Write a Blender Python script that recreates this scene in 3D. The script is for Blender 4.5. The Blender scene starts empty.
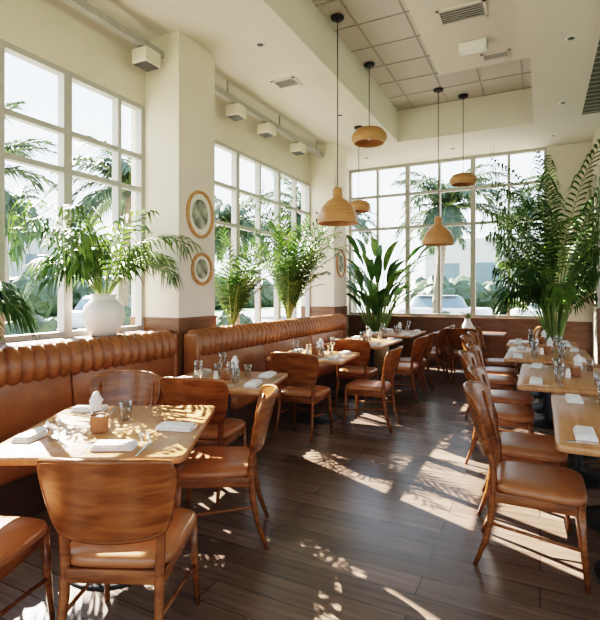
import bpy, bmesh, math, random
from mathutils import Vector, Matrix
R=random.Random(7)
C=bpy.context.scene.collection
rad=math.radians
try:
    bpy.context.scene.view_settings.view_transform='Filmic'
    bpy.context.scene.view_settings.look='High Contrast'
except Exception as e: print(e)

# ------------------------------------------------------------ materials
def new_mat(name):
    m=bpy.data.materials.new(name); m.use_nodes=True
    nt=m.node_tree; b=nt.nodes['Principled BSDF']; return m,nt,b
def simple(name,col,rough=.6,metal=0,noise=0.08,scale=12,bump=0.0,spec=.5):
    m,nt,b=new_mat(name)
    tc=nt.nodes.new('ShaderNodeTexCoord'); n=nt.nodes.new('ShaderNodeTexNoise')
    n.inputs['Scale'].default_value=scale; n.inputs['Detail'].default_value=4
    nt.links.new(tc.outputs['Object'],n.inputs['Vector'])
    r=nt.nodes.new('ShaderNodeValToRGB')
    r.color_ramp.elements[0].position=.3; r.color_ramp.elements[1].position=.7
    r.color_ramp.elements[0].color=(*[c*(1-noise) for c in col],1)
    r.color_ramp.elements[1].color=(*[min(1,c*(1+noise)) for c in col],1)
    nt.links.new(n.outputs['Fac'],r.inputs['Fac']); nt.links.new(r.outputs['Color'],b.inputs['Base Color'])
    b.inputs['Roughness'].default_value=rough; b.inputs['Metallic'].default_value=metal
    b.inputs['Specular IOR Level'].default_value=spec
    if bump:
        bp=nt.nodes.new('ShaderNodeBump'); bp.inputs['Strength'].default_value=bump; bp.inputs['Distance'].default_value=.01
        nt.links.new(n.outputs['Fac'],bp.inputs['Height']); nt.links.new(bp.outputs['Normal'],b.inputs['Normal'])
    return m
def wood(name,c1,c2,rough=.4,sc=(3,30,3)):
    m,nt,b=new_mat(name)
    tc=nt.nodes.new('ShaderNodeTexCoord'); mp=nt.nodes.new('ShaderNodeMapping'); mp.inputs['Scale'].default_value=sc
    n=nt.nodes.new('ShaderNodeTexNoise'); n.inputs['Scale'].default_value=1.2; n.inputs['Detail'].default_value=6; n.inputs['Distortion'].default_value=.6
    nt.links.new(tc.outputs['Object'],mp.inputs['Vector']); nt.links.new(mp.outputs['Vector'],n.inputs['Vector'])
    r=nt.nodes.new('ShaderNodeValToRGB'); r.color_ramp.elements[0].position=.3; r.color_ramp.elements[1].position=.7
    r.color_ramp.elements[0].color=(*c1,1); r.color_ramp.elements[1].color=(*c2,1)
    nt.links.new(n.outputs['Fac'],r.inputs['Fac']); nt.links.new(r.outputs['Color'],b.inputs['Base Color'])
    b.inputs['Roughness'].default_value=rough
    return m
M={}
M['wall']=simple('plaster_cream',(.68,.61,.53),.85,noise=.03,scale=3)
M['ceil']=simple('ceiling_paint',(.68,.63,.57),.85,noise=.02,scale=2)
M['tile']=simple('ceiling_tile_mat',(.54,.51,.47),.9,noise=.05,scale=60)
M['frame']=simple('window_frame_paint',(.42,.40,.37),.5,noise=.02)
M['chairwood']=wood('chair_wood',(.12,.040,.011),(.25,.09,.026),.26,(5,5,26))
M['tabletop']=wood('table_wood',(.36,.165,.07),(.50,.26,.125),.28,(22,2,3))
M['darkwood']=wood('dark_wood',(.12,.052,.022),(.20,.09,.042),.4,(3,3,14))
M['leather']=simple('tan_leather',(.27,.105,.038),.34,noise=.16,scale=9,bump=.05)
M['seatleather']=simple('seat_leather',(.31,.125,.05),.32,noise=.14,scale=14,bump=.05)
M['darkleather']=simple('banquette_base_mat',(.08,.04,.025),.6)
M['black']=simple('black_metal',(.02,.02,.022),.45,metal=.3)
M['ceramic']=simple('white_ceramic',(.80,.77,.73),.35,noise=.03)
M['linen']=simple('linen_white',(.72,.71,.69),.9,noise=.06,scale=40,bump=.2)
M['terra']=simple('terracotta',(.30,.14,.07),.5)
M['silver']=simple('cutlery_steel',(.65,.65,.66),.25,metal=1,noise=.02)
M['shade']=wood('pendant_bamboo',(.36,.17,.065),(.54,.29,.13),.34,(3,3,60))
M['basket']=wood('wicker_basket',(.30,.20,.11),(.45,.32,.18),.8,(40,40,60))
M['bark']=simple('palm_bark',(.22,.18,.14),.9,noise=.3,scale=10,bump=.5)
M['art']=simple('art_print',(.25,.27,.2),.6,noise=.8,scale=9)
M['mat']=simple('art_mount',(.75,.72,.65),.7)
M['grey']=simple('fixture_grey',(.36,.34,.32),.5)
M['vent']=simple('vent_grey',(.07,.07,.07),.5)
M['grass']=simple('lawn',(.20,.24,.13),.95,noise=.3,scale=2)
M['road']=simple('asphalt',(.22,.22,.23),.9,noise=.08,scale=1)
M['pave']=simple('pavement_mat',(.42,.40,.38),.9,noise=.06,scale=1)
M['bldg']=simple('stucco_far',(.46,.44,.42),.9,noise=.03,scale=.5)
M['bldgwin']=simple('far_glazing',(.12,.16,.19),.2)
M['carpaint']=simple('car_paint',(.55,.56,.58),.25)
def leafmat(name,c,tr=.35):
    m,nt,b=new_mat(name)
    n=nt.nodes.new('ShaderNodeTexNoise'); n.inputs['Scale'].default_value=5
    tc=nt.nodes.new('ShaderNodeTexCoord'); nt.links.new(tc.outputs['Object'],n.inputs['Vector'])
    r=nt.nodes.new('ShaderNodeValToRGB'); r.color_ramp.elements[0].position=.35; r.color_ramp.elements[1].position=.65
    r.color_ramp.elements[0].color=(*[x*.7 for x in c],1); r.color_ramp.elements[1].color=(*[x*1.35 for x in c],1)
    nt.links.new(n.outputs['Fac'],r.inputs['Fac']); nt.links.new(r.outputs['Color'],b.inputs['Base Color'])
    b.inputs['Roughness'].default_value=.45
    t=nt.nodes.new('ShaderNodeBsdfTranslucent'); nt.links.new(r.outputs['Color'],t.inputs['Color'])
    mx=nt.nodes.new('ShaderNodeMixShader'); mx.inputs[0].default_value=tr
    nt.links.new(b.outputs[0],mx.inputs[1]); nt.links.new(t.outputs[0],mx.inputs[2])
    nt.links.new(mx.outputs[0],nt.nodes['Material Output'].inputs[0]); return m
M['leaf']=leafmat('leaf_green',(.10,.17,.03),.33)
M['leafd']=leafmat('leaf_dark_green',(.045,.10,.022),.28)
M['leafo']=leafmat('leaf_outdoor',(.055,.078,.045))
M['leafh']=leafmat('hedge_green',(.08,.11,.06))
M['stem']=simple('stem_green',(.18,.24,.07),.6)
def glassmat():
    m=bpy.data.materials.new('tumbler_glass'); m.use_nodes=True; nt=m.node_tree; nt.nodes.remove(nt.nodes['Principled BSDF'])
    t=nt.nodes.new('ShaderNodeBsdfTransparent'); t.inputs[0].default_value=(.93,.95,.96,1)
    g=nt.nodes.new('ShaderNodeBsdfGlossy'); g.inputs['Roughness'].default_value=.05
    lw=nt.nodes.new('ShaderNodeLayerWeight'); lw.inputs[0].default_value=.4
    mx=nt.nodes.new('ShaderNodeMixShader'); nt.links.new(lw.outputs['Facing'],mx.inputs[0])
    nt.links.new(t.outputs[0],mx.inputs[1]); nt.links.new(g.outputs[0],mx.inputs[2])
    nt.links.new(mx.outputs[0],nt.nodes['Material Output'].inputs[0]); return m
M['glass']=glassmat()
def floormat():
    m,nt,b=new_mat('floor_planks')
    tc=nt.nodes.new('ShaderNodeTexCoord')
    br=nt.nodes.new('ShaderNodeTexBrick'); br.inputs['Scale'].default_value=1
    br.inputs['Brick Width'].default_value=1.5; br.inputs['Row Height'].default_value=.17
    br.inputs['Mortar Size'].default_value=.003; br.inputs['Mortar Smooth'].default_value=.3
    br.inputs['Color1'].default_value=(.10,.066,.050,1); br.inputs['Color2'].default_value=(.165,.112,.086,1); br.inputs['Mortar'].default_value=(.03,.02,.017,1)
    br.offset=.37
    nt.links.new(tc.outputs['Object'],br.inputs['Vector'])
    mp=nt.nodes.new('ShaderNodeMapping'); mp.inputs['Scale'].default_value=(1.5,22,1)
    n=nt.nodes.new('ShaderNodeTexNoise'); n.inputs['Scale'].default_value=1.5; n.inputs['Detail'].default_value=8
    nt.links.new(tc.outputs['Object'],mp.inputs['Vector']); nt.links.new(mp.outputs['Vector'],n.inputs['Vector'])
    mx=nt.nodes.new('ShaderNodeMixRGB'); mx.blend_type='OVERLAY'; mx.inputs[0].default_value=.6
    nt.links.new(br.outputs['Color'],mx.inputs[1]); nt.links.new(n.outputs['Fac'],mx.inputs[2])
    nt.links.new(mx.outputs[0],b.inputs['Base Color']); b.inputs['Roughness'].default_value=.27
    return m
M['floor']=floormat()

# ------------------------------------------------------------ mesh builder
class MB:
    def __init__(s): s.v=[];s.f=[];s.m=[];s.s=[];s.mats=[]
    def mi(s,k):
        if k not in s.mats: s.mats.append(k)
        return s.mats.index(k)
    def add(s,vs,fs,k,smooth=True):
        o=len(s.v); s.v+= [tuple(v) for v in vs]; i=s.mi(k)
        for f in fs: s.f.append(tuple(a+o for a in f)); s.m.append(i); s.s.append(smooth)
    def clamp(s,loc,xmin=None,xmax=None,ymin=None,ymax=None):
        out=[]
        for x,y,z in s.v:
            X,Y=x+loc[0],y+loc[1]; j=.02*math.sin(z*40)
            if xmin is not None and X<xmin: X=xmin+j
            if xmax is not None and X>xmax: X=xmax-j
            if ymin is not None and Y<ymin: Y=ymin+j
            if ymax is not None and Y>ymax: Y=ymax-j
            out.append((X-loc[0],Y-loc[1],z))
        s.v=out
    def mesh(s,name):
        me=bpy.data.meshes.new(name); me.from_pydata(s.v,[],s.f)
        for k in s.mats: me.materials.append(M[k])
        me.polygons.foreach_set('material_index',s.m); me.polygons.foreach_set('use_smooth',s.s); me.update(); return me
    def obj(s,name,loc=(0,0,0),rz=0):
        return inst(name,s.mesh(name+'_mesh'),loc,rz)
def inst(name,me,loc=(0,0,0),rz=0,sc=None):
    o=bpy.data.objects.new(name,me); o.location=loc; o.rotation_euler=(0,0,rad(rz)); C.objects.link(o)
    if sc: o.scale=sc
    return o
def box(mb,a,b,k,bev=0,M4=None):
    bm=bmesh.new(); bmesh.ops.create_cube(bm,size=1)
    c=[(a[i]+b[i])/2 for i in range(3)]; d=[abs(b[i]-a[i]) for i in range(3)]
    bmesh.ops.scale(bm,vec=d,verts=bm.verts)
    if bev: bmesh.ops.bevel(bm,geom=bm.edges[:],offset=bev,segments=3,affect='EDGES',profile=.5)
    bmesh.ops.translate(bm,vec=c,verts=bm.verts)
    if M4: bmesh.ops.transform(bm,matrix=M4,verts=bm.verts)
    bm.verts.index_update()
    mb.add([v.co[:] for v in bm.verts],[[v.index for v in f.verts] for f in bm.faces],k,bool(bev)); bm.free()
def tube(mb,pts,rs,k,seg=8,cap=True):
    pts=[Vector(p) for p in pts]; n=len(pts)
    if not isinstance(rs,(list,tuple)): rs=[rs]*n
    vs=[];fs=[]; prev=None
    for i,p in enumerate(pts):
        t=(pts[min(i+1,n-1)]-pts[max(i-1,0)]).normalized()
        if prev is None:
            u=Vector((1,0,0)) if abs(t.x)<.8 else Vector((0,1,0))
        else: u=prev
        u=(u-t*u.dot(t)).normalized(); prev=u; w=t.cross(u)
        for j in range(seg):
            a=2*math.pi*j/seg; vs.append(p+(u*math.cos(a)+w*math.sin(a))*rs[i])
    for i in range(n-1):
        for j in range(seg):
            j2=(j+1)%seg; fs.append((i*seg+j,i*seg+j2,(i+1)*seg+j2,(i+1)*seg+j))
    if cap: fs.append(tuple(range(seg))[::-1]); fs.append(tuple((n-1)*seg+j for j in range(seg)))
    mb.add(vs,fs,k)
def lathe(mb,prof,c,k,seg=24,cap0=True,cap1=False,wob=0):
    vs=[];fs=[]
    for i,(r,z) in enumerate(prof):
        for j in range(seg):
            a=2*math.pi*j/seg; rr=r*(1+wob*math.sin(a*5+i))
            vs.append((c[0]+rr*math.cos(a),c[1]+rr*math.sin(a),c[2]+z))
    for i in range(len(prof)-1):
        for j in range(seg):
            j2=(j+1)%seg; fs.append((i*seg+j,i*seg+j2,(i+1)*seg+j2,(i+1)*seg+j))
    if cap0: fs.append(tuple(range(seg))[::-1])
    if cap1: fs.append(tuple((len(prof)-1)*seg+j for j in range(seg)))
    mb.add(vs,fs,k)
def slab(mb,w,h,rings,k,n=6,seg=40,c=(0,0),taper=0):
    vs=[];fs=[]
    for ins,z in rings:
        for j in range(seg):
            a=2*math.pi*j/seg; ca,sa=math.cos(a),math.sin(a)
            x=(w/2-ins)*math.copysign(abs(ca)**(2/n),ca); y=(h/2-ins)*math.copysign(abs(sa)**(2/n),sa)
            x*=1+taper*y/h
            vs.append((c[0]+x,c[1]+y,z))
    for i in range(len(rings)-1):
        for j in range(seg):
            j2=(j+1)%seg; fs.append((i*seg+j,i*seg+j2,(i+1)*seg+j2,(i+1)*seg+j))
    fs.append(tuple(range(seg))[::-1]); fs.append(tuple((len(rings)-1)*seg+j for j in range(seg)))
    mb.add(vs,fs,k)

# ------------------------------------------------------------ room shell
XW=-3.9; YB=10.3; ZC=4.27; XR=4.5; YR=-3.0; ZL=.82
mb=MB(); box(mb,(-4.2,YR-.2,-.12),(XR+.2,YB+.3,0),'floor'); mb.obj('floor')
mb=MB()
box(mb,(-4.1,YR,0),(-3.62,3.97,1.05),'wall')
box(mb,(-4.1,4.6,0),(-3.42,8.25,ZL),'wall')
box(mb,(-4.1,YR,3.55),(XW,YB,ZC),'wall')
box(mb,(-4.1,YR,1.05),(XW,-1.0,3.55),'wall')
box(mb,(-4.1,8.9,0),(XW,YB,3.55),'wall')
mb.obj('wall_left')
mb=MB(); box(mb,(-3.93,-1,1.05),(-3.60,3.965,1.085),'darkwood',.004); box(mb,(-3.93,4.605,ZL),(-3.40,8.245,ZL+.03),'darkwood',.004); mb.obj('trim_1')
def column(y0,y1,x0,x1,nm):
    mb=MB(); box(mb,(x0,y0,0),(x1,y1,ZC),'wall')
    box(mb,(x0+.001,y0-.012,0),(x1+.012,y1+.012,1.2),'darkwood')
    box(mb,(x0+.001,y0-.02,1.2),(x1+.02,y1+.02,1.225),'darkwood',.004)
    mb.obj(nm)
column(3.97,4.6,-4.1,-3.42,'column'); column(8.25,8.9,-4.1,-3.42,'column')
mb=MB()
box(mb,(-4.1,YB,0),(XR,YB+.2,.95),'darkwood')
box(mb,(.12,YB,.95),(XR,YB+.2,ZC),'wall')
mb.obj('wall_back')
mb=MB(); box(mb,(-3.9,YB-.12,.95),(.12,YB+.02,.985),'darkwood',.004); mb.obj('trim_2')
column(9.5,10.3,.86,1.7,'column')
mb=MB()
box(mb,(XR,YR,0),(XR+.2,YB+.2,1.0),'wall'); box(mb,(XR,YR,3.6),(XR+.2,YB+.2,ZC),'wall')
for y in (-3,1.0,5.0,9.0): box(mb,(XR,y,1.0),(XR+.2,y+.9 if y<9 else YB+.2,3.6),'wall')
mb.obj('wall_right')
mb=MB(); box(mb,(-4.1,YR-.2,0),(XR+.2,YR,.5),'wall'); box(mb,(-4.1,YR-.2,3.8),(XR+.2,YR,ZC),'wall')
box(mb,(-4.1,YR-.2,.5),(-3.2,YR,3.8),'wall'); box(mb,(3.6,YR-.2,.5),(XR+.2,YR,3.8),'wall'); box(mb,(0,YR-.2,.5),(.6,YR,3.8),'wall')
mb.obj('wall_rear')
mb=MB()
XT=-2.35; XS=-.1; YT=8.75; ZT=4.85
box(mb,(-4.1,YR-.2,ZC),(XT,YB+.2,5.2),'ceil')
box(mb,(XT,YT,ZC),(XR+.2,YB+.2,5.2),'ceil')
box(mb,(XS,YR-.2,ZC),(XR+.2,YT,5.2),'ceil')
box(mb,(XT,YR-.2,ZT),(XS,YT,5.2),'tile')
x=XT+.3
while x<XS: box(mb,(x-.008,YR,ZT-.010),(x+.008,YT,ZT),'grey'); x+=.6
y=YR+.3
while y<YT: box(mb,(XT,y-.008,ZT-.010),(XS,y+.008,ZT),'grey'); y+=.6
mb.obj('ceiling')
ZD=4.5
mb=MB(); box(mb,(-1.25,YR,ZD),(XS-.002,6.8,ZT-.011),'ceil'); mb.obj('ceiling_duct_box')
def vent(nm,cx,cy,z,w,h,n=6):
    mb=MB()
    box(mb,(-w/2,-h/2,-.012),(w/2,-h/2+.03,0),'ceil'); box(mb,(-w/2,h/2-.03,-.012),(w/2,h/2,0),'ceil')
    box(mb,(-w/2,-h/2,-.012),(-w/2+.03,h/2,0),'ceil'); box(mb,(w/2-.03,-h/2,-.012),(w/2,h/2,0),'ceil')
    box(mb,(-w/2+.03,-h/2+.03,-.002),(w/2-.03,h/2-.03,0),'vent')
    for i in range(n):
        y=-h/2+.03+(h-.06)*(i+.5)/n; box(mb,(-w/2+.03,y-.006,-.010),(w/2-.03,y+.004,-.002),'grey')
    mb.obj(nm,(cx,cy,z))
vent('ceiling_vent',-.75,5.4,ZD,.5,.32); vent('ceiling_vent',-.5,6.55,ZD,.34,.2); vent('ceiling_vent',-3.0,5.6,ZC,.34,.26)
vent('ceiling_return_grille',1.2,6.4,ZC,1.3,4.6,30)
mb=MB()
box(mb,(-.16,-.07,-.1),(.16,.07,0),'ceramic',.012); mb.obj('exit_light_box',(-.72,6.1,ZD))
mb=MB(); lathe(mb,[(.055,-.006),(.055,0)],(0,0,0),'ceramic',20); lathe(mb,[(.035,-.008),(.035,-.005)],(0,0,0),'vent',20)
dl=mb.mesh('downlight_mesh')
for p in [(-2.8,3.2),(-2.8,4.6),(-2.8,7.0),(.3,6.0),(.3,8.0),(.2,9.6),(-1.5,9.6),(-3.2,9.5)]: inst('recessed_downlight',dl,(p[0],p[1],ZC))
mb=MB(); box(mb,(-3.70,-2,4.02),(-3.62,3.97,4.09),'grey'); box(mb,(-3.70,4.6,4.02),(-3.62,8.25,4.09),'grey')
for y in (0,1.5,3.0,5.2,6.6,8.0): box(mb,(-3.67,y-.01,4.09),(-3.65,y+.01,ZC),'grey')
mb.obj('ceiling_track_rail')
mb=MB(); box(mb,(-.10,-.11,-.17),(.10,.11,-.02),'wall',.015); box(mb,(-.08,-.09,-.18),(.08,.09,-.17),'vent'); box(mb,(-.02,-.02,-.02),(.02,.02,0),'grey')
sp=mb.mesh('speaker_mesh')
for y in (3.75,5.4,6.2,7.25): inst('wall_speaker_box',sp,(-3.66,y,4.02))
def window(nm,axis,pos,a0,a1,z0,z1,muls,rails,w=.05,d=.09,thick=()):
    mb=MB()
    def bx(p0,p1,q0,q1,e=0):
        if axis=='x': box(mb,(pos-d+e,p0,q0),(pos-e,p1,q1),'frame')
        else: box(mb,(p0,pos+e,q0),(p1,pos+d-e,q1),'frame')
    bx(a0,a1,z0,z0+w,.002); bx(a0,a1,z1-w,z1,.002); bx(a0,a0+w,z0,z1,.001); bx(a1-w,a1,z0,z1,.001)
    for m_ in muls: 
        ww=w*(1.7 if m_ in thick else .9); bx(m_-ww/2,m_+ww/2,z0,z1,0.0)
    for r_ in rails: bx(a0,a1,r_-w/2,r_+w/2,.008)
    mb.obj(nm)
window('window_1','x',XW,-1,3.97,1.085,3.55,[-.4,.4,1.2,1.8,2.4,3.01,3.62],[2.98,2.62],thick=(3.01,1.2))
window('window_2','x',XW,4.6,8.25,ZL+.03,3.55,[5.2,5.8,6.42,7.04,7.65],[2.98,2.45],thick=(5.8,7.04))
xs=[-3.9+4.02*i/6 for i in range(1,6)]
window('window_3','y',YB,-3.9,.12,.985,ZC,xs,[3.62,2.9],w=.055,thick=(xs[1],xs[3]))
window('window_4','y',YR-.1,-3.2,0,.5,3.8,[-2.2,-1.1],[2.8]); window('window_5','y',YR-.1,.6,3.6,.5,3.8,[1.6,2.6],[2.8])  # unseen rear-wall windows, added to let sky light in behind the camera
for i,y in enumerate((-2.1,1.9,5.9)): window('window_%d'%(6+i),'x',XR+.15,y,y+3.1,1.0,3.6,[y+1,y+2],[2.8])  # openings out of view in the right wall, added for sky fill light
mb=MB(); box(mb,(XR-.015,YR,0),(XR,YB,.12),'darkwood'); mb.obj('baseboard_right')

# ------------------------------------------------------------ furniture
def chair_mesh(nm,H=.87,hw=.235,z0=.56):
    mb=MB()
    zt=H-.02
    py=lambda z:-.213-(z-.58)*.28
    for s in (-1,1):
        tube(mb,[(s*.222,.235,0),(s*.212,.215,.22),(s*.205,.205,.43)],[.012,.018,.021],'chairwood',10)
        pts=[(s*.205,-.30,0),(s*.195,-.245,.15),(s*.188,-.215,.3),(s*.188,-.205,.44),(s*.195,py(.58)+.002,.58),(s*.2,py(.72),.72),(s*.2,py(zt-.03),zt-.03)]
        tube(mb,pts,[.012,.016,.02,.021,.018,.015,.010],'chairwood',10)
        tube(mb,[(s*.215,.215,.2),(s*.192,-.225,.24)],.009,'chairwood',8)
        box(mb,(s*.2-.012,-.2,.365),(s*.2+.012,.2,.42),'chairwood',.004)
    box(mb,(-.2,.19,.365),(.2,.215,.42),'chairwood',.004); box(mb,(-.19,-.222,.365),(.19,-.198,.42),'chairwood',.004)
    slab(mb,.47,.46,[(.02,.418),(.004,.425),(0,.44),(.004,.458),(.02,.47),(.06,.478),(.13,.483)],'seatleather',5,40,(0,.012),.10)
    nx,nz=16,10; front=[];back=[]
    zm=(z0+H)/2; hz=(H-z0)/2
    for j in range(nz+1):
        for i in range(nx+1):
            s=-1+2*i/nx; t=-1+2*j/nz
            cr=.18
            sx=s*math.sqrt(1-cr*t*t*t*t); tz=t*math.sqrt(1-cr*s*s*s*s)
            w=hw*(1+.10*t)*1.05
            x=sx*w; z=zm+tz*hz*1.03+.012*(1-s*s)*(t>0)*t
            y=-.245-(z-.58)*.28+1.25*x*x-.03
            front.append((x,y+.011,z)); back.append((x,y-.011,z))
    n=(nx+1); fs=[]; N=len(front)
    for j in range(nz):
        for i in range(nx):
            a=j*n+i; fs.append((a,a+1,a+n+1,a+n)); fs.append((N+a,N+a+n,N+a+n+1,N+a+1))
    mb.add(front+back,fs,'chairwood')
    ring=[i for i in range(n)]+[j*n+nx for j in range(1,nz+1)]+[nz*n+i for i in range(nx-1,-1,-1)]+[j*n for j in range(nz-1,0,-1)]
    tube(mb,[(Vector(front[a])+Vector(back[a]))/2 for a in ring+[ring[0]]],.0125,'chairwood',8,cap=False)
    return mb.mesh(nm)
chL=chair_mesh('dining_chair_mesh'); chR=chair_mesh('dining_chair_tall_mesh',.93,.225,.60)
def chair(x,y,rz,me=None): return inst('dining_chair',me or chL,(x,y,0),rz)
def table_mesh(w,h,k='tabletop',legs=1):
    mb=MB()
    slab(mb,w,h,[(.006,.712),(0,.717),(0,.744),(.006,.75)],k,26,64)
    box(mb,(-w*.3,-.05,.695),(w*.3,.05,.712),'black'); box(mb,(-.05,-h*.3,.695),(.05,h*.3,.712),'black')
    ys=[0] if legs==1 else [-h*.27,h*.27]
    for y in ys:
        lathe(mb,[(.27,0),(.27,.008),(.26,.016),(.07,.03),(.036,.05),(.034,.6),(.04,.68),(.07,.697)],(0,y,0),'black',32)
    return mb.mesh('dining_table_mesh')
mb=MB(); lathe(mb,[(.028,0),(.034,.105),(.0325,.105),(.027,.008),(.001,.007)],(0,0,0),'glass',20); gl=mb.mesh('water_glass_mesh')
mb=MB(); lathe(mb,[(.032,0),(.033,.002),(.005,.006),(.004,.075),(.02,.09),(.036,.12),(.036,.15),(.03,.19),(.0285,.19),(.034,.15),(.034,.121),(.018,.093),(.002,.09)],(0,0,0),'glass',20); wg=mb.mesh('wine_glass_mesh')
mb=MB()
box(mb,(-.1,-.05,0),(.1,.05,.012),'linen',.004); box(mb,(-.096,-.047,.012),(.1,.046,.022),'linen',.004); box(mb,(-.09,-.043,.022),(.096,.04,.03),'linen',.004); nk=mb.mesh('folded_napkin_mesh')
mb=MB()
box(mb,(-.004,-.1,0),(.004,.03,.003),'silver'); box(mb,(-.012,.03,0),(.012,.05,.003),'silver')
for i in range(4): box(mb,(-.012+i*.0066,.05,0),(-.009+i*.0066+.001,.09,.003),'silver')
fk=mb.mesh('fork_mesh')
mb=MB(); box(mb,(-.005,-.1,0),(.005,0,.004),'silver',.001); box(mb,(-.009,0,0),(.009,.11,.0025),'silver',.001); kn=mb.mesh('knife_mesh')
mb=MB(); lathe(mb,[(.04,0),(.046,.01),(.048,.085),(.05,.09),(.044,.09),(.042,.02),(.001,.018)],(0,0,0),'terra',24); box(mb,(-.02,-.014,.01),(.02,.014,.085),'linen',.003); cup=mb.mesh('terracotta_cup_mesh')
mb=MB(); lathe(mb,[(.03,0),(.036,.08),(.0345,.08),(.029,.006),(.001,.005)],(0,0,0),'glass',20)
lathe(mb,[(.006,.008),(.022,.05),(.03,.085),(.026,.11),(.034,.13),(.02,.16),(.012,.18),(.003,.185)],(0,0,0),'linen',16,wob=.28); tis=mb.mesh('napkin_glass_mesh')
mb=MB(); lathe(mb,[(.022,0),(.024,.005),(.02,.05),(.014,.06),(.016,.075),(.001,.08)],(0,0,0),'ceramic',16); slt=mb.mesh('salt_shaker_mesh')
def place(T,items):
    x,y,rz=T; a=rad(rz)
    for nm,me,lx,ly,r in items:
        inst(nm,me,(x+lx*math.cos(a)-ly*math.sin(a),y+lx*math.sin(a)+ly*math.cos(a),.7502),rz+r)
def setting(w,h,rich=True):
    it=[]
    for sx,sy in ((-1,-1),(1,-1),(-1,1),(1,1)):
        px,py=sx*(w/2-.14),sy*(h/2-.22)
        it.append(('folded_napkin',nk,px,py,90+R.uniform(-6,6)))
        it.append(('fork',fk,px,py-.13 if sy<0 else py+.13,90 if sx<0 else -90))
        it.append(('water_glass',gl,px-sx*.17,py-sy*.05,0))
        if rich and R.random()<.5: it.append(('wine_glass',wg,px-sx*.17,py+sy*.06,0))
    it.append(('terracotta_cup',cup,0,.0,20)); it.append(('napkin_glass',tis,.03,.13,0)); it.append(('salt_shaker',slt,-.06,-.09,0))
    return it
T1=(-2.11,1.94,28); T1m=table_mesh(.95,1.0); inst('dining_table',T1m,(T1[0],T1[1],0),T1[2])
place(T1,[('water_glass',gl,-.23,-.25,0),('water_glass',gl,-.0,.14,0),('terracotta_cup',cup,-.06,-.10,70),('napkin_glass',tis,-.14,.06,0),
 ('folded_napkin',nk,.34,-.06,-12),('folded_napkin',nk,.12,-.38,0),('folded_napkin',nk,-.36,-.2,80),('folded_napkin',nk,-.3,.36,0),
 ('fork',fk,-.02,-.38,5),('knife',kn,.24,-.22,20),('fork',fk,.2,-.22,20),('fork',fk,-.27,-.40,10),('knife',kn,.26,-.40,0),('fork',fk,-.15,.36,10)])
tm=table_mesh(.9,.85); tl=table_mesh(.85,1.25,legs=2)
for T in [(-2.42,3.42,14),(-2.4,5.2,5)]:
    inst('dining_table',tm,(T[0],T[1],0),T[2]); place(T,setting(.9,.85))
for T in [(-2.38,6.98,0),(-2.38,8.75,0)]:
    inst('dining_table',tl,(T[0],T[1],0),T[2]); place(T,setting(.85,1.25))
trm=table_mesh(.9,1.35,legs=2)
for T in [(.52,3.35,0),(.28,4.9,0),(.08,6.55,0)]:
    inst('dining_table',trm,(T[0],T[1],0),T[2]); place(T,setting(.9,1.35))
T=(.02,7.85,0); inst('dining_table',tm,(T[0],T[1],0),T[2]); place(T,setting(.9,.85))
T=(-1.15,9.35,0); inst('dining_table',table_mesh(1.2,.75,'darkwood'),(T[0],T[1],0),0)
for c in [(-1.58,1.54,24),(-2.12,1.16,22),(-1.79,2.45,120),(-2.30,3.02,12),(-2.66,2.40,206),(-2.25,4.60,2),(-1.72,5.2,92),(-2.2,6.12,0),
          (-1.76,6.72,88),(-1.76,7.32,90),(-1.76,8.45,90),(-1.76,9.05,92),(-.33,9.4,90),(-1.15,8.72,0)]: chair(*c)
for c in [(-.02,3.0,-90),(-.08,3.66,-88),(-.28,4.6,-90),(-.3,5.25,-91),(-.5,6.25,-90),(-.5,6.9,-89),(-.55,7.85,-90),
          (1.12,3.1,90),(1.12,3.7,90),(.88,4.6,90),(.88,5.2,90),(.68,6.3,90),(.68,6.9,90),(.62,7.85,90)]: chair(*c,me=chR)
def banquette(nm,x,y0,y1):
    mb=MB(); L=y1-y0
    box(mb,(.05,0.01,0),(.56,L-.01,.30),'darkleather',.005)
    n=max(1,round(L/1.3))
    for i in range(n):
        a=L*i/n; b=L*(i+1)/n
        box(mb,(.13,a+.005,.30),(.65,b-.005,.465),'leather',.045)
    Mx=Matrix.Translation((0.02,0,.42))@Matrix.Rotation(rad(-6),4,'Y')
    for i in range(n):
        a=L*i/n; b=L*(i+1)/n
        box(mb,(.02,a+.003,.0),(.16,b-.003,.46),'leather',.03,Mx)
    pitch=.105; per=10; N=int(L/pitch)*per; sec=18; vs=[];fs=[]
    for i in range(N+1):
        y=L*i/N; ph=abs(math.sin(math.pi*i/per))**.6
        for j in range(sec+1):
            a=rad(-100+ (290)*j/sec)
            rx=.066+.044*ph; rz=.120+.030*ph
            cx,cz=.095,.955
            vs.append((cx+rx*math.cos(a)-.02*math.sin(a),y,cz+rz*math.sin(a)))
    for i in range(N):
        for j in range(sec):
            a=i*(sec+1)+j; fs.append((a,a+sec+1,a+sec+2,a+1))
    mb.add(vs,fs,'leather')
    mb.add(vs[:sec+1],[tuple(range(sec+1))],'leather',False); mb.add(vs[-sec-1:],[tuple(range(sec+1))[::-1]],'leather',False)
    for y in (0,L-.04):
        box(mb,(.0,y-.005,0),(.19,y+.045,1.06),'leather',.015)
    mb.obj(nm,(x,y0,0))
banquette('banquette_bench',-3.6,-1.0,3.95)
banquette('banquette_bench',-3.38,4.0,8.3)

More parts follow.
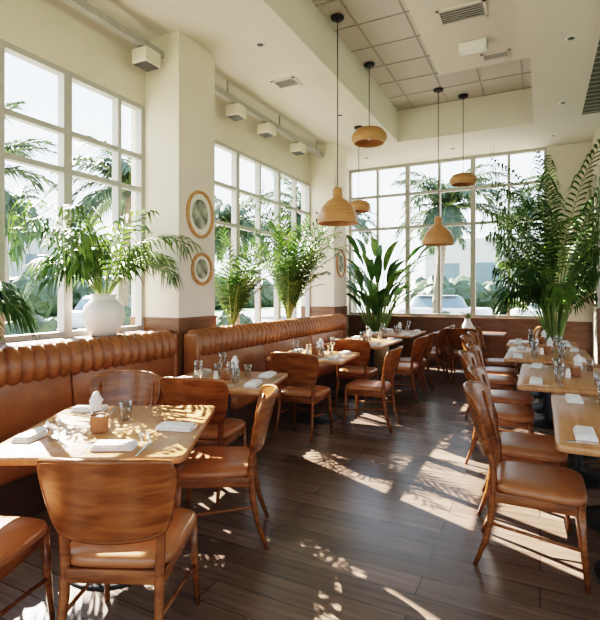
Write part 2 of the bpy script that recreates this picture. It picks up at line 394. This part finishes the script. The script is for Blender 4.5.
# ------------------------------------------------------------ pendants
def pendant(x,y,zc,zb,w,h,kind):
    mb=MB(); r=w/2
    if kind=='dome':
        prof=[(r,0),(r*.99,.02),(r*.93,h*.25),(r*.78,h*.45),(r*.5,h*.62),(r*.26,h*.70),(r*.24,h*.74),(r*.24,h*.95),(r*.15,h),(.01,h)]
    else:
        prof=[(r*.86,0),(r,h*.25),(r*.97,h*.5),(r*.75,h*.8),(r*.3,h*.95),(.01,h)]
    inn=[(max(.005,a-.012),b-(.008 if i>0 else 0)) for i,(a,b) in enumerate(prof)]
    lathe(mb,prof,(0,0,0),'shade',32,cap0=False); lathe(mb,inn[:-1]+[(.004,h-.01)],(0,0,0),'shade',32,cap0=False)
    lathe(mb,[(prof[0][0],0),(inn[0][0],0)],(0,0,0),'shade',32,cap0=False)
    lathe(mb,[(.001,-.0+h*.2),(.03,h*.26),(.035,h*.38),(.02,h*.5),(.02,h*.9)],(0,0,0),'ceramic',16)
    tube(mb,[(0,0,h-.02),(0,0,zc-zb-.02)],.006,'black',6)
    lathe(mb,[(.07,zc-zb-.03),(.08,zc-zb-.02),(.08,zc-zb)],(0,0,0),'black',20,cap1=True)
    mb.obj('pendant_lamp',(x,y,zb))
pendant(-2.2,5.42,ZT-.010,2.33,.5,.44,'dome')
pendant(-2.24,6.75,ZT-.010,3.68,.52,.24,'flat')
pendant(-1.5,8.1,ZT-.010,2.28,.52,.46,'dome')
pendant(-1.17,8.55,ZT-.010,3.33,.46,.2,'flat')
pendant(-2.72,7.65,ZC,2.85,.40,.2,'flat')

def picture(y,z,ry,rz_,nm):
    mb=MB(); seg=40
    def disc(r0y,r0z,x,k):
        vs=[(x,0,0)]+[(x,r0y*math.cos(2*math.pi*j/seg),r0z*math.sin(2*math.pi*j/seg)) for j in range(seg)]
        mb.add(vs,[(0,1+j,1+(j+1)%seg) for j in range(seg)],k,False)
    disc(ry*.9,rz_*.9,.006,'mat'); disc(ry*.6,rz_*.62,.008,'art')
    pts=[(.012,ry*.93*math.cos(2*math.pi*j/seg),rz_*.93*math.sin(2*math.pi*j/seg)) for j in range(seg+1)]
    tube(mb,pts,.02,'shade',8,cap=False)
    mb.obj(nm,(-3.42,y,z))
picture(4.32,2.37,.235,.27,'framed_picture'); picture(4.35,1.76,.18,.18,'framed_picture'); picture(8.58,2.04,.22,.26,'framed_picture')

# ------------------------------------------------------------ plants
def frond(mb,base,az,elev,L,droop,ll,n,w,kl,start=.25,ks='stem',r0=.009,N=10,ld=.35):
    p=Vector(base); e=elev; P=[p.copy()]; Tn=[]
    for i in range(N):
        d=Vector((math.cos(e)*math.cos(az),math.cos(e)*math.sin(az),math.sin(e))); p=p+d*L/N; P.append(p.copy()); Tn.append(d); e-=droop/N*(.4+1.2*i/N)
    Tn.append(Tn[-1]); tube(mb,P,[r0*(1-.8*i/N) for i in range(N+1)],ks,5,cap=False)
    vs=[];fs=[]
    for j in range(n):
        tt=j/(n-1); t=start+(1-start)*tt; f=t*N; i=min(int(f),N-1); q=P[i].lerp(P[i+1],f-i); T=Tn[i]
        S=T.cross(Vector((0,0,1))); 
        if S.length<.01: S=Vector((math.sin(az),-math.cos(az),0))
        S.normalize(); U=S.cross(T)
        sz=ll*max(.25,math.sin(math.pi*(.2+.72*tt)))**.7*R.uniform(.85,1.1)
        for sg in (-1,1):
            D=(S*sg*(1-.5*tt)+T*(.5+.7*tt)+U*R.uniform(.05,.3)).normalized()
            mid=q+D*sz*.5+Vector((0,0,-sz*ld*.15)); tip=q+D*sz*.95+Vector((0,0,-sz*ld*R.uniform(.6,1.3)))
            W=(T-D*T.dot(D)); 
            if W.length<.05: W=U.copy()
            W=W.normalized()*w*.5
            o=len(vs); m1=q+D*sz*.2
            vs+= [q,m1+W*.8,m1-W*.8,mid+W,mid-W,tip]; fs+=[(o,o+1,o+2),(o+1,o+3,o+4,o+2),(o+3,o+5,o+4)]
    mb.add(vs,fs,kl)
def pot(mb,r,h,k,z=0):
    lathe(mb,[(r*.7,z),(r*.85,z+h*.1),(r,z+h*.9),(r*1.05,z+h),(r*.93,z+h),(r*.9,z+h*.88),(.001,z+h*.87)],(0,0,0),k,28)
mb=MB()
lathe(mb,[(.09,0),(.12,.01),(.175,.12),(.19,.2),(.175,.28),(.12,.34),(.105,.36),(.12,.395),(.105,.395),(.09,.35),(.001,.33)],(0,0,0),'ceramic',32)
for i in range(28):
    az=rad(R.uniform(-120,120)) if i%3 else rad(R.choice([-90,90])+R.uniform(-20,20))
    frond(mb,(0.02*math.cos(az),.03*math.sin(az),.34),az,rad(R.uniform(58,89)),R.uniform(.75,1.4),rad(R.uniform(95,155)),.36,14,.027,'leaf' if i%3 else 'leafd',.3,ld=.7)
mb.clamp((-3.70,3.24),xmin=-3.86,ymax=3.93,ymin=2.45)
mb.obj('potted_areca_palm',(-3.70,3.24,1.085))
mb=MB(); pot(mb,.13,.22,'terra')
for i in range(14):
    az=rad(R.uniform(-70,80)); frond(mb,(0,0,.2),az,rad(R.uniform(35,75)),R.uniform(.45,.66),rad(R.uniform(110,160)),.28,14,.03,'leafd',.25,ld=.8)
mb.clamp((-3.74,1.95),xmin=-3.86,ymax=2.5)
mb.obj('potted_palm',(-3.74,1.95,1.085))
def bushy(nm,loc,n,Lr,spread,kl,pk='terra',ll=.3,w=.024,ymax=None,ymin=None,xmax=None):
    mb=MB(); pot(mb,.14,.2,pk)
    for i in range(n):
        az=rad(R.uniform(-110,110)); e=rad(R.uniform(*spread)); frond(mb,(.02*math.cos(az),.02*math.sin(az),.18),az,e,R.uniform(*Lr),rad(R.uniform(50,110)),ll,20,w,kl if i%3 else 'leaf',.25)
    mb.clamp(loc,xmin=-3.86,ymin=ymin,ymax=ymax,xmax=xmax)
    mb.obj(nm,loc)
bushy('potted_bamboo_palm',(-3.66,6.9,ZL+.03),56,(.8,2.5),(72,89),'leafd',ll=.26,w=.028,ymax=8.2,ymin=6.1,xmax=-2.95)
bushy('potted_parlor_palm',(-3.66,5.3,ZL+.03),30,(.7,1.55),(62,88),'leafd',ll=.24,ymin=4.66,ymax=6.0)
def blade(mb,base,az,e0,Ls,Lb,wb,k):
    p=Vector(base); e=e0; P=[p.copy()]
    for i in range(6):
        p=p+Vector((math.cos(e)*math.cos(az),math.cos(e)*math.sin(az),math.sin(e)))*Ls/6; P.append(p.copy()); e-=.03
    tube(mb,P,[.014-.0015*i for i in range(7)],'stem',6)
    n=10; vs=[];fs=[]; S=Vector((-math.sin(az),math.cos(az),0)); q=p.copy()
    for i in range(n+1):
        t=i/n; ww=wb*math.sin(math.pi*min(1,.06+.94*t))**.75*(1-.25*t)
        d=Vector((math.cos(e)*math.cos(az),math.cos(e)*math.sin(az),math.sin(e))); U=S.cross(d)
        lift=-U if U.z<0 else U
        for s in (-1,-.5,0,.5,1): vs.append(q+S*s*ww+lift*abs(s)*ww*.35)
        q=q+d*Lb/n; e-=.11
    for i in range(n):
        for j in range(4): a=i*5+j; fs.append((a,a+1,a+6,a+5))
    mb.add(vs,fs,k)
mb=MB(); lathe(mb,[(.2,0),(.21,.01),(.25,.5),(.23,.5),(.22,.46),(.001,.45)],(0,0,0),'basket',28)
for i in range(60):
    az=i*2.4; blade(mb,(.05*math.cos(az),.05*math.sin(az),.45),az,rad(R.uniform(64,88)),R.uniform(.5,1.9),R.uniform(.55,.85),R.uniform(.06,.11),'leafd' if i%3 else 'leaf')
mb.clamp((-3.0,9.55),xmin=-3.8,ymin=8.95,ymax=10.2)
mb.obj('bird_of_paradise_plant',(-3.0,9.55,0))
mb=MB(); lathe(mb,[(.2,0),(.22,.01),(.27,.55),(.25,.55),(.24,.5),(.001,.49)],(0,0,0),'basket',28)
for i in range(78):
    az=i*2.399+R.uniform(-.3,.3); L=R.uniform(1.4,4.1)
    frond(mb,(.09*math.cos(az),.09*math.sin(az),.5),az,rad(R.uniform(80,90)),L,rad(R.uniform(60,150)),.40,22,.036,'leafd' if i%2 else 'leaf',.5,r0=.013,ld=.8)
mb.clamp((.22,9.15),ymax=10.2,xmin=-.72,xmax=.80)
mb.obj('potted_kentia_palm',(.22,9.15,0))
mb=MB(); lathe(mb,[(.05,0),(.09,.06),(.1,.12),(.06,.2),(.045,.24),(.055,.26),(.045,.26),(.001,.2)],(0,0,0),'ceramic',24)
for i in range(9):
    az=i*.7; frond(mb,(0,0,.22),az,rad(R.uniform(55,85)),R.uniform(.15,.32),rad(60),.07,9,.014,'terra' if i%3==0 else 'leaf',.2,r0=.003)
mb.obj('flower_vase',(-1.2,9.35,.7502))

# ------------------------------------------------------------ exterior
mb=MB(); box(mb,(-90,-60,-.5),(90,110,-.16),'grass'); mb.obj('ground')
mb=MB(); box(mb,(-8,-30,-.16),(-4.4,10.6,-.12),'pave'); box(mb,(-8,10.8,-.158),(30,13.5,-.118),'pave'); mb.obj('pavement')
mb=MB(); box(mb,(-22,-30,-.16),(-12,80,-.13),'road'); box(mb,(-11.9,18,-.159),(60,28,-.129),'road'); mb.obj('road')
def palmtree(nm,x,y,h,s=1.0):
    mb=MB(); lean=R.uniform(-.4,.4)
    N=10; tube(mb,[(lean*(i/N)**2,0.2*lean*(i/N),-.16+(h+.16)*i/N) for i in range(N+1)],[.2-.01*i for i in range(N+1)],'bark',10)
    for i in range(30):
        az=i*2.4; frond(mb,(lean,.2*lean,h),az,rad(R.uniform(-10,75)),R.uniform(1.8,2.5)*s,rad(R.uniform(70,115)),.66*s,22,.09,'leafo',.12,r0=.035,N=8,ld=.5)
    mb.obj(nm,(x,y,0))
for p in [(-11.5,6.2,4.0),(-11.2,10.5,4.6),(-24,15,5.4),(-10.6,15.5,4.0),(-8,17.0,4.4),(-5.4,29.5,5.4),(-3.2,16.9,4.4),(-.8,30,6),(1.5,17,4.4),(-11,30,6),(-23,30,6.5),(-23,8,6.5),(5,29.5,6)]:
    palmtree('palm_tree',*p)
def hedge(nm,x0,y0,x1,y1,h,n):
    mb=MB()
    for i in range(n):
        x=R.uniform(x0,x1); y=R.uniform(y0,y1); r=R.uniform(.4,.75)*h
        bm=bmesh.new(); bmesh.ops.create_icosphere(bm,subdivisions=3,radius=r)
        vs=[(x+v.co.x*(1+R.uniform(-.14,.14)),y+v.co.y*(1+R.uniform(-.14,.14)),-.159+max(0,r*.7+v.co.z*(1+R.uniform(-.14,.14)))) for v in bm.verts]
        bm.verts.index_update(); mb.add(vs,[[v.index for v in f.verts] for f in bm.faces],'leafh',False); bm.free()
    mb.obj(nm)
hedge('hedge',-9.9,4,-9.3,14,1.0,26); hedge('hedge',-7,14.7,12,15.2,.8,40); hedge('hedge',-32,4,-27,50,3.0,40); hedge('hedge',-8,36,25,39,2.4,44)
mb=MB(); box(mb,(-46,10,-.16),(-36,46,6.5),'bldg'); 
for i in range(8): box(mb,(-36.01,12+i*4,1.5),(-35.95,14.5+i*4,4.5),'bldgwin')
mb.obj('distant_building')
mb=MB(); box(mb,(-11,52,-.16),(20,60,7),'bldg')
for i in range(7): box(mb,(-10+i*4,51.95,1.5),(-7.5+i*4,52.01,4.5),'bldgwin')
mb.obj('distant_building')
def car(x,y,rz,k):
    mb=MB()
    slab(mb,4.3,1.8,[(.12,.3),(.02,.4),(0,.6),(.03,.85),(.12,.93)],k,5,40)
    slab(mb,2.7,1.55,[(0,.92),(.05,.96),(.22,1.3),(.32,1.42),(.5,1.46)],'bldgwin',4,40,(-.2,0)); slab(mb,1.9,1.2,[(.0,1.45),(.08,1.48)],k,4,30,(-.2,0))
    for sx in (-1.35,1.35):
        for sy in (-.82,.82): tube(mb,[(sx,sy-.1,.33),(sx,sy+.1,.33)],.33,'black',20)
    mb.obj('parked_car',(x,y,-.129),rz)
car(-4,22.5,3,'carpaint'); car(1,22.5,0,'carpaint'); car(-15.5,14,92,'carpaint')

# ------------------------------------------------------------ light
w=bpy.data.worlds.new('World'); bpy.context.scene.world=w; w.use_nodes=True; nt=w.node_tree
bg=nt.nodes['Background']; tc=nt.nodes.new('ShaderNodeTexCoord'); sx=nt.nodes.new('ShaderNodeSeparateXYZ'); rp=nt.nodes.new('ShaderNodeValToRGB')
nt.links.new(tc.outputs['Generated'],sx.inputs[0]); nt.links.new(sx.outputs['Z'],rp.inputs['Fac']); nt.links.new(rp.outputs['Color'],bg.inputs['Color'])
rp.color_ramp.elements[0].position=0; rp.color_ramp.elements[0].color=(.90,.94,.97,1); rp.color_ramp.elements[1].position=.55; rp.color_ramp.elements[1].color=(.56,.76,1,1)
bg.inputs['Strength'].default_value=3.9
sd=bpy.data.lights.new('sun','SUN'); sd.energy=52; sd.angle=rad(.35); sd.color=(1,.91,.78)
so=bpy.data.objects.new('sun',sd); so.rotation_euler=Vector((.9,-.42,-.74)).to_track_quat('-Z','Y').to_euler(); so.location=(-10,10,12); C.objects.link(so)

cd=bpy.data.cameras.new('camera'); cam=bpy.data.objects.new('camera',cd); C.objects.link(cam)
cam.location=(0,0,1.5); cam.rotation_euler=(rad(90),0,math.atan(.5)); cd.sensor_fit='HORIZONTAL'; cd.sensor_width=36; cd.lens=28.8; cd.shift_y=-.03; cd.clip_end=500
bpy.context.scene.camera=cam
